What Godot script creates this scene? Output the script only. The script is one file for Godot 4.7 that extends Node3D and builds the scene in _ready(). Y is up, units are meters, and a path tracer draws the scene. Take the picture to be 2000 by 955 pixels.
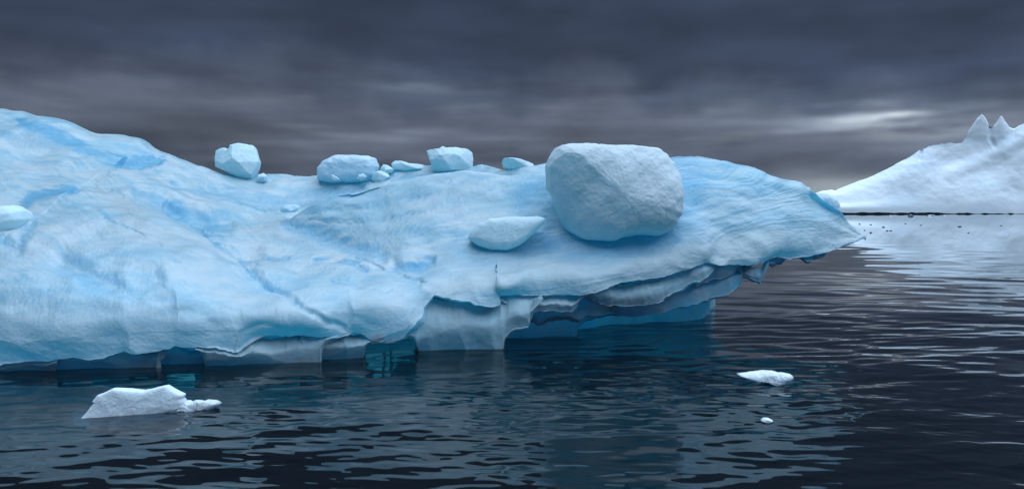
extends Node3D
# A small, overhanging iceberg on dark polar water under a heavy grey sky.
# Photo pixels (2000 x 955) give directions only; every outline gets its own distance, taken from the
# waterline it stands on, and is closed into a real body with a back, an underside and a keel.

const F := 1400.0          # focal length in photo pixels
const K := F / 1960.0      # metres of distance for one unit of the distances listed below
const EYE := 2.5           # metres above the water
const HORIZON := 408.0     # photo row of the true horizon
const EXPOSURE := 3.9
var theta := atan((477.5 - HORIZON) / F)
var noise := {}
var mats := {}

func _ready() -> void:
	# ---- camera -------------------------------------------------------------
	var cam := Camera3D.new()
	cam.name = "camera"
	cam.fov = rad_to_deg(2.0 * atan(477.5 / F))
	cam.near = 0.1
	cam.far = 9000.0
	cam.position = Vector3(0, EYE, 0)
	cam.rotation.x = -theta
	add_child(cam)
	cam.current = true
	make_noise()
	# ---- sky, sun, exposure ---------------------------------------------------
	var env := Environment.new()
	env.background_mode = Environment.BG_SKY
	var sky := Sky.new()
	var pan := PanoramaSkyMaterial.new()
	pan.panorama = sky_picture()
	sky.sky_material = pan
	env.sky = sky
	env.background_energy_multiplier = 1.0
	env.tonemap_mode = Environment.TONE_MAPPER_LINEAR
	env.tonemap_exposure = EXPOSURE
	env.sdfgi_enabled = true
	env.ssao_enabled = true
	env.ssil_enabled = true
	var we := WorldEnvironment.new()
	we.name = "world_environment"
	we.environment = env
	add_child(we)
	var sun := DirectionalLight3D.new()
	sun.name = "overcast_sun"
	sun.light_energy = 0.5
	sun.light_color = Color(0.62, 0.80, 1.0).linear_to_srgb()   # cold blue overcast
	sun.light_angular_distance = 95.0
	sun.shadow_enabled = true
	sun.position = Vector3(0, 30, 0)
	add_child(sun)
	sun.look_at(sun.position - Vector3(0.26, 1.0, 0.06), Vector3.UP)
	make_materials()
	# ---- the setting, then the things -------------------------------------------
	make_water()
	make_main_berg()
	make_far_berg()
	make_blocks()
	make_floes()

# ================================================================ helpers
func make_noise() -> void:
	for a in [["big", 11, 0.35, 3], ["mid", 23, 1.1, 4], ["fine", 37, 4.0, 4], ["grain", 41, 14.0, 3], ["patch", 53, 0.5, 4], ["vein", 61, 0.9, 3], ["cloud", 71, 1.0, 5], ["cloud2", 83, 1.0, 4], ["wave", 97, 1.0, 1], ["wave2", 101, 1.0, 2], ["calm", 113, 1.0, 2]]:
		var n := FastNoiseLite.new()
		n.noise_type = FastNoiseLite.TYPE_SIMPLEX_SMOOTH
		n.seed = a[1]
		n.frequency = a[2]
		n.fractal_type = FastNoiseLite.FRACTAL_FBM
		n.fractal_octaves = a[3]
		noise[a[0]] = n
	var cell := FastNoiseLite.new()      # hollows with crisp ridges between them
	cell.noise_type = FastNoiseLite.TYPE_CELLULAR
	cell.cellular_return_type = FastNoiseLite.RETURN_DISTANCE
	cell.seed = 127
	cell.frequency = 1.5
	cell.fractal_type = FastNoiseLite.FRACTAL_NONE
	noise["scallop"] = cell

func at(px: float, py: float, d: float) -> Vector3:
	var v := (477.5 - py) / F
	var s := d * K / (cos(theta) + v * sin(theta))
	return Vector3((px - 1000.0) / F * s, EYE + (v * cos(theta) - sin(theta)) * s, -d * K)

func pix(p: Vector3) -> Vector2:
	var d := -p.z
	var v := tan(atan((p.y - EYE) / d) + theta)
	var s := d / (cos(theta) + v * sin(theta))
	return Vector2(1000.0 + p.x / s * F, 477.5 - v * F)

func row_of(y: float, d: float) -> float:      # photo row of height y at distance d
	return 477.5 - F * tan(atan((y - EYE) / (d * K)) + theta)

func shore(py: float) -> float:                # distance of the water surface seen at row py
	return EYE / tan(theta - atan((477.5 - py) / F)) / K

func lin(r: float, g: float, b: float) -> Color:
	return Color(r, g, b)

func sample(g: Array, x: float, smooth: bool) -> Vector2:
	# g: [[px, row, distance], ...]
	var n := g.size()
	if x <= g[0][0]:
		return Vector2(g[0][1], g[0][2])
	if x >= g[n - 1][0]:
		return Vector2(g[n - 1][1], g[n - 1][2])
	var i := 0
	while g[i + 1][0] < x:
		i += 1
	var a: Array = g[i]
	var b: Array = g[i + 1]
	var h: float = maxf(b[0] - a[0], 1e-6)
	var t: float = (x - a[0]) / h
	if not smooth:
		return Vector2(lerpf(a[1], b[1], t), lerpf(a[2], b[2], t))
	var out := Vector2()
	for k in 2:
		var c := k + 1
		var m0 := slope(g, i, c)
		var m1 := slope(g, i + 1, c)
		var t2 := t * t
		var t3 := t2 * t
		out[k] = (2 * t3 - 3 * t2 + 1) * a[c] + (t3 - 2 * t2 + t) * h * m0 + (-2 * t3 + 3 * t2) * b[c] + (t3 - t2) * h * m1
	return out

func slope(g: Array, i: int, c: int) -> float:
	# monotone (harmonic) slope, so that curves never overshoot their points
	if i == 0 or i == g.size() - 1:
		var j := 0 if i == 0 else i - 1
		return (g[j + 1][c] - g[j][c]) / maxf(g[j + 1][0] - g[j][0], 1e-6)
	var l: float = (g[i][c] - g[i - 1][c]) / maxf(g[i][0] - g[i - 1][0], 1e-6)
	var r: float = (g[i + 1][c] - g[i][c]) / maxf(g[i + 1][0] - g[i][0], 1e-6)
	if l * r <= 0.0:
		return 0.0
	return 2.0 * l * r / (l + r)

func mesh_from(pos: PackedVector3Array, cols: int, rows: int, col: Callable, disp: Callable, open_row := 100000, open_cols := 100000, closed := true) -> ArrayMesh:
	# pos: cols x rows points, rows closed into a ring; both ends get a cap
	var nrm := grid_normals(pos, cols, rows, closed)
	# outward or inward?
	var mid := Vector3()
	for p in pos:
		mid += p
	mid /= pos.size()
	var s := 0.0
	for k in range(0, pos.size(), 7):
		s += nrm[k].dot(pos[k] - mid)
	var out := 1.0 if s > 0.0 else -1.0
	var q := pos.duplicate()
	for c in cols:
		for r in rows:
			var k := c * rows + r
			q[k] = pos[k] + nrm[k] * out * float(disp.call(pos[k], nrm[k] * out, c, r))
	nrm = grid_normals(q, cols, rows, closed)
	var colors := PackedColorArray()
	colors.resize(q.size())
	for k in q.size():
		nrm[k] *= out
		colors[k] = col.call(pos[k], nrm[k])
	var idx := PackedInt32Array()
	var last := rows if closed else rows - 1
	for c in cols - 1:
		for r in last:
			if r >= open_row and c < open_cols:
				continue     # inside the berg, where pieces of ice run into each other
			var a := c * rows + r
			var b := c * rows + (r + 1) % rows
			var d := a + rows
			var e := b + rows
			if out > 0.0:
				idx.append_array([a, b, d, b, e, d])
			else:
				idx.append_array([a, d, b, b, d, e])
	if closed:
		for side in 2:
			var base := 0 if side == 0 else (cols - 1) * rows
			var m := Vector3()
			for r in rows:
				m += q[base + r]
			m /= rows
			var nn := Vector3()
			for r in rows:
				nn += (q[base + r] - m).cross(q[base + (r + 1) % rows] - m)
			nn = nn.normalized()
			var want := (m - mid)
			var flip := nn.dot(want) < 0.0
			if flip:
				nn = -nn
			var first := q.size()
			q.append(m)
			nrm.append(nn)
			colors.append(colors[base])
			for r in rows:
				q.append(q[base + r])
				nrm.append(nn)
				colors.append(colors[base + r])
			for r in rows:
				var a := first + 1 + r
				var b := first + 1 + (r + 1) % rows
				if flip:
					idx.append_array([first, a, b])
				else:
					idx.append_array([first, b, a])
	return array_mesh(q, nrm, colors, idx)

func grid_normals(q: PackedVector3Array, cols: int, rows: int, closed: bool) -> PackedVector3Array:
	var n := PackedVector3Array()
	n.resize(q.size())
	for c in cols:
		var c0 := maxi(c - 1, 0) * rows
		var c1 := mini(c + 1, cols - 1) * rows
		for r in rows:
			var r0 := (r + rows - 1) % rows if closed else maxi(r - 1, 0)
			var r1 := (r + 1) % rows if closed else mini(r + 1, rows - 1)
			n[c * rows + r] = (q[c1 + r] - q[c0 + r]).cross(q[c * rows + r1] - q[c * rows + r0]).normalized()
	return n

func array_mesh(q: PackedVector3Array, nrm: PackedVector3Array, colors: PackedColorArray, idx: PackedInt32Array) -> ArrayMesh:
	var arr := []
	arr.resize(Mesh.ARRAY_MAX)
	arr[Mesh.ARRAY_VERTEX] = q
	arr[Mesh.ARRAY_NORMAL] = nrm
	if colors.size():
		arr[Mesh.ARRAY_COLOR] = colors
	arr[Mesh.ARRAY_INDEX] = idx
	var m := ArrayMesh.new()
	m.add_surface_from_arrays(Mesh.PRIMITIVE_TRIANGLES, arr)
	return m

func steps(px0: float, px1: float, dpx: float, coarse := 25.0, from := -125.0) -> PackedFloat32Array:
	# fine columns where the photograph looks, coarse ones beyond its edge
	var xs := PackedFloat32Array()
	var x := px0
	while x < px1 - 0.3 * dpx:
		xs.append(x)
		x += coarse if x < from or x > 2060.0 else dpx
	xs.append(px1)
	return xs

func loft(guides: Array, xs: PackedFloat32Array, subs: Array, sharp: Array, straight: Array, col: Callable, disp: Callable, open_row := 100000, open_cols := 100000) -> ArrayMesh:
	# guides: curves along the berg, one after another round a closed section
	var n := guides.size()
	var cols := xs.size()
	var rows := 0
	for s in subs:
		rows += s
	var pos := PackedVector3Array()
	pos.resize(cols * rows)
	var pt := PackedVector3Array()
	pt.resize(n)
	for c in cols:
		for g in n:
			var v := sample(guides[g], xs[c], not straight[g])
			pt[g] = at(xs[c], v.x, v.y)
		var r := 0
		for g in n:
			var a := pt[g]
			var b := pt[(g + 1) % n]
			var span := (b - a).length()
			var ma := tangent(pt[(g + n - 1) % n], a, b) if not sharp[g] else (b - a).normalized()
			var mb := tangent(a, b, pt[(g + 2) % n]) if not sharp[(g + 1) % n] else (b - a).normalized()
			var count: int = subs[g]
			for k in count:
				var t := float(k) / count
				var t2 := t * t
				var t3 := t2 * t
				pos[c * rows + r] = (2 * t3 - 3 * t2 + 1) * a + (t3 - 2 * t2 + t) * span * ma + (-2 * t3 + 3 * t2) * b + (t3 - t2) * span * mb
				r += 1
	return mesh_from(pos, cols, rows, col, disp, open_row, open_cols)

func tangent(a: Vector3, b: Vector3, c: Vector3) -> Vector3:
	var l := b - a
	var r := c - b
	var ll := maxf(l.length(), 1e-5)
	var lr := maxf(r.length(), 1e-5)
	return (l / ll * lr + r / lr * ll) / (ll + lr)

func part(called: String, m: Mesh, mat: Material, parent: Node = self) -> MeshInstance3D:
	var o := MeshInstance3D.new()
	o.name = called
	o.mesh = m
	o.material_override = mat
	parent.add_child(o, true)
	return o

func tag(o: Node, label: String, category: String, group := "") -> void:
	o.set_meta("label", label)
	o.set_meta("category", category)
	if group:
		o.set_meta("group", group)

var boxes := {}

func stroke(p: Vector2, pts: Array, w: float) -> float:
	# 1 on the polyline, 0 beyond its width
	if not boxes.has(pts):
		var b := Rect2(pts[0], Vector2.ZERO)
		for q in pts:
			b = b.expand(q)
		boxes[pts] = b.grow(w)
	var box: Rect2 = boxes[pts]
	if not box.has_point(p):
		return 0.0
	var best := 1e9
	for i in pts.size() - 1:
		var a: Vector2 = pts[i]
		var b: Vector2 = pts[i + 1]
		var ab := b - a
		var t := clampf((p - a).dot(ab) / ab.length_squared(), 0.0, 1.0)
		best = minf(best, (p - a - ab * t).length_squared())
	return maxf(0.0, 1.0 - sqrt(best) / w)

# ================================================================ materials
func height_picture(seed_: int, freq: float, octaves: int) -> NoiseTexture2D:
	var n := FastNoiseLite.new()
	n.seed = seed_
	n.frequency = freq
	n.noise_type = FastNoiseLite.TYPE_SIMPLEX_SMOOTH
	n.fractal_octaves = octaves
	var t := NoiseTexture2D.new()
	t.width = 1024
	t.height = 1024
	t.seamless = true
	t.noise = n
	return t

func ice_material(called: String, backlight: Color, rough: float, spec: float, relief: float, tile: float, pic: Texture2D) -> StandardMaterial3D:
	var m := StandardMaterial3D.new()
	m.resource_name = called
	m.vertex_color_use_as_albedo = true
	m.albedo_color = Color.WHITE
	m.roughness = rough
	m.metallic_specular = spec
	if backlight.v > 0.0:
		m.backlight_enabled = true
		m.backlight = backlight.linear_to_srgb()
	m.heightmap_enabled = true
	m.heightmap_texture = pic
	m.heightmap_scale = relief
	m.uv1_triplanar = true
	m.uv1_world_triplanar = true
	m.uv1_scale = Vector3.ONE * tile
	mats[called] = m
	return m

func make_materials() -> void:
	var crust := height_picture(5, 0.02, 5)
	ice_material("glacier_ice", Color(0.16, 0.88, 1.0), 0.33, 0.42, 0.8, 0.6, crust)
	ice_material("wet_ice", Color(0.03, 0.80, 0.95), 0.25, 0.4, 0.5, 0.5, crust)
	ice_material("frosted_ice", Color(0.06, 0.74, 0.84), 0.32, 0.4, 0.5, 0.5, crust)
	ice_material("snow_ice", Color(0.10, 0.64, 0.72), 0.7, 0.3, 0.8, 0.5, crust)
	ice_material("far_ice", Color(0, 0, 0), 0.6, 0.3, 0.6, 0.02, crust)
	ice_material("clear_ice", Color(0, 0, 0), 0.15, 0.5, 0.3, 0.9, crust)
	ice_material("smooth_ice", Color(0.12, 0.66, 0.70), 0.5, 0.35, 0.4, 0.9, crust)
	ice_material("floe_ice", Color(0.06, 0.36, 0.44), 0.5, 0.35, 0.4, 0.9, crust)
	ice_material("white_ice", Color(0.12, 0.66, 0.70), 0.5, 0.35, 0.4, 0.9, crust)

# ================================================================ sky
func sky_picture() -> ImageTexture:
	var w := 2048
	var h := 1024
	var im := Image.create(w, h, false, Image.FORMAT_RGBF)
	var ex := 1.0 / EXPOSURE
	var ramp := [[0.0, 94, 102, 113], [1.6, 94, 102, 114], [3.1, 77, 86, 102], [5.0, 93, 102, 118], [7.2, 97, 107, 125], [9.0, 79, 90, 110], [11.4, 61, 72, 93], [17.0, 57, 68, 89], [32.0, 50, 61, 81], [90.0, 47, 58, 77]]
	var c1: FastNoiseLite = noise["cloud"]
	var c2: FastNoiseLite = noise["cloud2"]
	for j in h / 2:
		var el := 90.0 - (j + 0.5) * 180.0 / h
		var jump := 1 if el < 28.0 else 4
		if jump == 4 and j % 4:
			continue
		for i in range(0, w, jump):
			var az := wrapf((i + 0.5) / w * 360.0, -180.0, 180.0)      # the picture begins straight ahead
			var ce := cos(deg_to_rad(el))
			# streaky stratus: long along the horizon, thin in height
			var ax := sin(deg_to_rad(az)) * 9.0 * ce
			var ay := cos(deg_to_rad(az)) * 9.0 * ce
			var sy := el * 0.40 / (1.0 + el * 0.02)
			var warp := c2.get_noise_3d(ax * 0.55, ay * 0.55, sy * 0.25)
			var tilt := sin(deg_to_rad(az)) * 1.6
			var e2 := clampf(el + warp * 2.8 + tilt, 0.0, 90.0)
			var col := Vector3()
			for k in ramp.size() - 1:
				if e2 <= ramp[k + 1][0]:
					var t: float = smoothstep(0.0, 1.0, (e2 - ramp[k][0]) / (ramp[k + 1][0] - ramp[k][0]))
					col = Vector3(lerpf(ramp[k][1], ramp[k + 1][1], t), lerpf(ramp[k][2], ramp[k + 1][2], t), lerpf(ramp[k][3], ramp[k + 1][3], t))
					break
			var st := c1.get_noise_3d(ax * 0.42, ay * 0.42, sy * 2.0)
			var st2 := c2.get_noise_3d(ax * 0.35 + 7.0, ay * 0.35, sy * 0.7 + 3.0)
			var low := clampf(1.2 - el / 15.0, 0.25, 1.0)
			var gain := 1.0 + st * 0.22 * low + st2 * 0.20
			gain += 0.11 * sin(deg_to_rad(az))
			# breaks in the cloud, low over the sea
			var gap := 0.35 * smoothstep(0.1, 0.6, c1.get_noise_3d(ax * 0.45 + 31.0, ay * 0.45, sy * 2.6 + 5.0)) * clampf(1.0 - absf(el - 5.6) / 5.6, 0.0, 1.0)
			gap += 1.5 * exp(-pow((az - 28.5) / 5.0, 2.0) - pow((el - 5.9 - st * 1.2) / 0.95, 2.0)) * clampf(0.7 + st * 2.2, 0.0, 1.8)
			gap += 0.7 * exp(-pow((az + 5.8) / 4.0, 2.0) - pow((el - 9.6) / 0.5, 2.0)) * clampf(0.5 + st * 2.0, 0.0, 1.5)
			gap += 1.2 * exp(-pow((az - 23.5) / 5.0, 2.0) - pow((el - 1.6) / 1.1, 2.0))
			col = col * gain + Vector3(52, 53, 48) * gap
			var c := Color(col.x / 255.0, col.y / 255.0, col.z / 255.0).srgb_to_linear()
			if jump == 1:
				im.set_pixel(i, j, Color(c.r * ex, c.g * ex, c.b * ex))
			else:
				im.fill_rect(Rect2i(i, j, 4, 4), Color(c.r * ex, c.g * ex, c.b * ex))
	im.fill_rect(Rect2i(0, h / 2, w, h / 2), Color(0.06, 0.085, 0.14) * ex)
	return ImageTexture.create_from_image(im)

# ================================================================ water
func wave(x: float, z: float, cell: float) -> float:
	var n: FastNoiseLite = noise["wave"]
	var c: FastNoiseLite = noise["calm"]
	var d := Vector2(x, z).length()
	var y := 0.0
	# [crest spacing, height, stretch along the crest, turn]
	var set_ := [[3.0, 0.015, 0.5, 0.12], [1.1, 0.013, 0.42, -0.16], [0.40, 0.0095, 0.36, 0.14], [0.16, 0.0034, 0.45, -0.1]]
	var breeze := 0.5 + 0.75 * c.get_noise_2d(x * 0.045 + 4.0, z * 0.09)
	for k in set_.size():
		var s: Array = set_[k]
		var fade := clampf((s[0] / maxf(cell, 0.001) - 1.6) / 2.5, 0.0, 1.0)
		if fade <= 0.0:
			continue
		var u: float = x * cos(s[3]) - z * sin(s[3])
		var v: float = x * sin(s[3]) + z * cos(s[3])
		var b := 0.55 + 0.45 * breeze if k == 0 else clampf(breeze, 0.40, 1.25)
		y += s[1] * fade * b * n.get_noise_2d(u / s[0] * s[2] + k * 57.0, v / s[0] + k * 31.0) * 1.6
	return y

func make_water() -> void:
	var az := PackedFloat32Array()
	var a := -PI
	while a < PI - 1e-4:
		az.append(a)
		a += 0.0017 if absf(a) < 0.70 else 0.05
	az.append(PI)
	var ds := PackedFloat32Array()
	var d := 0.4
	while d < 6.0:
		ds.append(d)
		d += 0.4
	while d < 8000.0:
		ds.append(d)
		d += clampf(d * d / (EYE * F) * 1.3, 0.03, 2000.0)
	var cols := az.size()
	var rows := ds.size()
	var q := PackedVector3Array()
	q.resize(cols * rows)
	for c in cols:
		var s := sin(az[c])
		var k := -cos(az[c])
		for r in rows:
			var x := s * ds[r]
			var z := k * ds[r]
			var cell := maxf(ds[r] * ds[r] / (EYE * F) * 1.3, 0.03)
			if absf(az[c]) > 0.71:
				cell = 5.0
			q[c * rows + r] = Vector3(x, wave(x, z, cell), z)
	var nn := grid_normals(q, cols, rows, false)
	for k in nn.size():
		if nn[k].y < 0.0:
			nn[k] = -nn[k]
	var idx := PackedInt32Array()
	for c in cols - 1:
		for r in rows - 1:
			var i := c * rows + r
			var j := i + rows
			idx.append_array([i, i + 1, j, i + 1, j + 1, j])
	var m := StandardMaterial3D.new()
	m.resource_name = "sea_water"
	m.albedo_color = Color(0.19, 0.29, 0.35, 0.0)
	m.roughness = 0.02
	m.metallic_specular = 0.5
	m.refraction_enabled = true
	m.refraction_scale = 0.033
	m.transparency = BaseMaterial3D.TRANSPARENCY_ALPHA
	var o := part("water", array_mesh(q, nn, PackedColorArray(), idx), m)
	o.set_meta("kind", "structure")
	tag(o, "dark rippled sea water around the icebergs", "water")
	var bed := StandardMaterial3D.new()
	bed.resource_name = "silt"
	bed.albedo_color = Color(0.11, 0.105, 0.095).linear_to_srgb()
	bed.roughness = 1.0
	bed.metallic_specular = 0.0
	var pm := PlaneMesh.new()
	pm.size = Vector2(16000, 16000)
	var b := part("seabed", pm, bed)
	b.position = Vector3(0, -22.0, 0)
	b.set_meta("kind", "structure")
	tag(b, "silty sea floor deep under the water", "seabed")

# ================================================================ the near iceberg
const WHITE_ICE := Color(0.77, 0.84, 0.87)
const PALE_ICE := Color(0.59, 0.78, 0.84)
const BLUE_ICE := Color(0.24, 0.56, 0.77)
const FROST_AND_LIGHT := Color(0.69, 0.71, 0.71)  # frost, also the painted tone of lit and less lit ice

var veins_and_shade := [  # blue ice veins, plus strokes that paint shade under nose and boulder
	# [points, width in photo pixels, blue 0..1, groove depth in metres]
	[[Vector2(40, 238), Vector2(90, 262), Vector2(150, 285), Vector2(200, 302), Vector2(245, 312), Vector2(310, 310)], 16.0, 0.8, 0.10],
	[[Vector2(0, 262), Vector2(80, 275), Vector2(150, 285)], 14.0, 0.35, 0.05],
	[[Vector2(35, 400), Vector2(60, 380), Vector2(95, 375), Vector2(140, 368)], 18.0, 0.85, 0.10],
	[[Vector2(270, 372), Vector2(330, 398), Vector2(380, 420), Vector2(440, 440)], 26.0, 0.5, 0.10],
	[[Vector2(400, 370), Vector2(520, 390), Vector2(600, 385), Vector2(700, 365)], 20.0, 0.35, 0.05],
	[[Vector2(560, 440), Vector2(640, 466), Vector2(700, 486), Vector2(742, 494)], 22.0, 0.6, 0.04],  # blue shade below the right hump's nose, painted along a shallow groove
	[[Vector2(330, 390), Vector2(420, 470), Vector2(500, 535), Vector2(560, 580), Vector2(620, 618), Vector2(672, 646)], 10.0, 0.35, 0.07],
	[[Vector2(615, 508), Vector2(670, 512), Vector2(712, 526)], 12.0, 0.6, 0.05],
	[[Vector2(770, 515), Vector2(815, 518), Vector2(838, 500)], 16.0, 0.6, 0.08],
	[[Vector2(465, 498), Vector2(500, 502), Vector2(560, 500)], 10.0, 0.4, 0.04],
	[[Vector2(120, 505), Vector2(180, 540), Vector2(240, 560), Vector2(300, 535)], 34.0, 0.25, 0.08],
	[[Vector2(720, 340), Vector2(790, 340), Vector2(850, 330), Vector2(925, 330)], 18.0, 0.35, 0.03],
	[[Vector2(1040, 380), Vector2(1060, 440), Vector2(1120, 480), Vector2(1240, 480), Vector2(1340, 430), Vector2(1345, 350)], 60.0, 0.45, 0.0],  # shade round the big boulder's foot, painted as bluer ice
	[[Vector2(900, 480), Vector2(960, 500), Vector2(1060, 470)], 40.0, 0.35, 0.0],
	[[Vector2(0, 470), Vector2(30, 480), Vector2(55, 440)], 20.0, 0.5, 0.04],
	[[Vector2(395, 445), Vector2(440, 492), Vector2(480, 524), Vector2(530, 556)], 4.0, 0.35, 0.035],
	[[Vector2(405, 440), Vector2(455, 486), Vector2(505, 520)], 3.5, 0.3, 0.03],
	[[Vector2(690, 500), Vector2(720, 508), Vector2(750, 522), Vector2(790, 534), Vector2(830, 552)], 4.0, 0.3, 0.05],
	[[Vector2(640, 548), Vector2(700, 566), Vector2(760, 572)], 4.0, 0.2, 0.03],
	[[Vector2(0, 300), Vector2(80, 318), Vector2(180, 330), Vector2(260, 352)], 4.0, 0.3, 0.03],
	[[Vector2(60, 340), Vector2(150, 350), Vector2(240, 372)], 3.5, 0.25, 0.025],
	[[Vector2(300, 330), Vector2(370, 372), Vector2(440, 392), Vector2(520, 402)], 4.0, 0.3, 0.03],
	[[Vector2(200, 430), Vector2(270, 452), Vector2(340, 490)], 3.5, 0.2, 0.025],
	[[Vector2(600, 430), Vector2(680, 436), Vector2(760, 428), Vector2(860, 404)], 4.0, 0.25, 0.03],
	[[Vector2(640, 410), Vector2(740, 402), Vector2(840, 382)], 3.5, 0.2, 0.025],
]
var pale := [
	[[Vector2(860, 560), Vector2(960, 545), Vector2(1080, 535), Vector2(1200, 545), Vector2(1300, 520), Vector2(1450, 480), Vector2(1600, 470), Vector2(1690, 462)], 60.0, 0.9],
	[[Vector2(0, 640), Vector2(150, 650), Vector2(300, 650), Vector2(450, 650), Vector2(560, 640), Vector2(680, 650)], 80.0, 0.75],  # frost, with the greyer tone of the less lit lower front painted in
	[[Vector2(720, 600), Vector2(780, 620), Vector2(800, 640)], 70.0, 0.6],
	[[Vector2(200, 360), Vector2(300, 430), Vector2(400, 520), Vector2(480, 600)], 55.0, 0.45],  # lit left flank of the diagonal ridge, painted paler
	[[Vector2(1350, 470), Vector2(1450, 440), Vector2(1560, 400)], 60.0, 0.35],
]

func berg_colour(p: Vector3, n: Vector3) -> Color:
	var q := pix(p)
	var w: FastNoiseLite = noise["patch"]
	var v: FastNoiseLite = noise["vein"]
	var f: FastNoiseLite = noise["fine"]
	var a := w.get_noise_3d(p.x * 0.8, p.y * 2.6, p.z * 1.2)
	var b := v.get_noise_3d(p.x * 0.9 + 9.0, p.y * 7.0, p.z * 2.5)      # thin bedding along the berg
	var g := f.get_noise_3d(p.x, p.y * 1.8, p.z)
	var blue: float = 0.14 + a * 0.26 + b * 0.22 + g * 0.10 + 0.04 * noise["grain"].get_noise_3d(p.x, p.y, p.z)
	var fr := 0.0
	var st := 0.0
	if n.z > -0.5 and q.x > -120.0:
		st = streaks(p, q)
		blue += st * 0.45 + 0.30 * maxf(0.0, 0.1 - absf(st + 0.12)) / 0.1
		q += Vector2(a * 12.0, b * 8.0 + g * 3.0 + st * 8.0)
		for s in veins_and_shade:
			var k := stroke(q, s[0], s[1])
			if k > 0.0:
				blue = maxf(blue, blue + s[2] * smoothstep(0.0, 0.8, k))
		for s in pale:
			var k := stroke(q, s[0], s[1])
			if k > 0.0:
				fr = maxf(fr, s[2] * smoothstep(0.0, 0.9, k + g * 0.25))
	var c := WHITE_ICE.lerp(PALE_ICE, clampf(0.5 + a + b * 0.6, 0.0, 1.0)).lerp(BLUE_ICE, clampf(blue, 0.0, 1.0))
	c = c.lerp(FROST_AND_LIGHT * (1.0 + 0.14 * g + 0.06 * st), clampf(fr, 0.0, 1.0) * 0.8)
	return c

var face_row := [0, 1]     # rows of the body's section between which its hollowed lower front begins

func streaks(p: Vector3, q: Vector2) -> float:
	# flow lines in the ice: thin across, long along; they dip one way on the high slope, the other on the prow
	var m: FastNoiseLite = noise["big"]
	var f: FastNoiseLite = noise["vein"]
	var side := smoothstep(430.0, 700.0, q.x + 60.0 * m.get_noise_2d(q.y * 0.02, 3.0))
	var c := q - Vector2(560, 430)
	var a := f.get_noise_2d((c.x * 0.91 + c.y * 0.41) * 0.007, (-c.x * 0.41 + c.y * 0.91 + 26.0 * m.get_noise_3dv(p * 1.1)) * 0.10)
	var b := f.get_noise_2d((c.x * 0.97 - c.y * 0.24) * 0.006 + 50.0, (c.x * 0.24 + c.y * 0.97 + 26.0 * m.get_noise_3dv(p * 1.1)) * 0.085)
	return lerpf(a, b, side)

func berg_shape(p: Vector3, n: Vector3, _c: int, r: int) -> float:
	var b: FastNoiseLite = noise["big"]
	var m: FastNoiseLite = noise["mid"]
	var f: FastNoiseLite = noise["fine"]
	var amp := clampf((7.6 - p.x) / 1.5, 0.15, 1.0)
	var y := b.get_noise_3d(p.x * 1.2, p.y * 1.6, p.z * 1.4) * 0.17 * amp
	y += m.get_noise_3d(p.x * 0.45, p.y * 0.8, p.z * 0.6) * 0.05 * amp
	y += f.get_noise_3d(p.x * 0.35, p.y * 0.8, p.z * 0.5) * 0.010 + noise["grain"].get_noise_3d(p.x * 0.6, p.y, p.z) * 0.0012
	if n.z > -0.3 and p.x > -9.0:
		var q0 := pix(p)
		var s1 := streaks(p, q0)
		var calm := 1.0 - 0.75 * smoothstep(float(face_row[0]) - 40.0, float(face_row[0]) + 20.0, float(r))
		y += (s1 * 0.009 - 0.008 * maxf(0.0, 0.1 - absf(s1 + 0.12)) / 0.1) * calm
		var q := q0 + Vector2(m.get_noise_2d(p.x * 2.0, p.z * 2.0), m.get_noise_2d(p.x * 2.0 + 40.0, p.z * 2.0)) * 7.0
		for s in veins_and_shade:
			if s[3] > 0.0:
				y -= s[3] * smoothstep(0.0, 1.0, stroke(q, s[0], s[1]))
		y += 0.020 * noise["scallop"].get_noise_3d(p.x * 1.3 + 0.3 * m.get_noise_3dv(p), p.y * 2.2, p.z * 1.8)
		var low := smoothstep(float(face_row[0]), float(face_row[1]), float(r))
		if low > 0.0:
			var k: FastNoiseLite = noise["scallop"]
			y += low * 0.20 * (0.45 + k.get_noise_3d(p.x * 0.62 + 0.5 * b.get_noise_3dv(p), p.y * 0.75, p.z * 0.62))
	return y * smoothstep(-0.85, -0.25, n.y)

func h(pts: Array) -> Array:
	# [px, height, distance] -> [px, row, distance]
	var out := []
	for p in pts:
		out.append([p[0], row_of(p[1], p[2]), p[2]])
	return out

var lip := []

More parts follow.
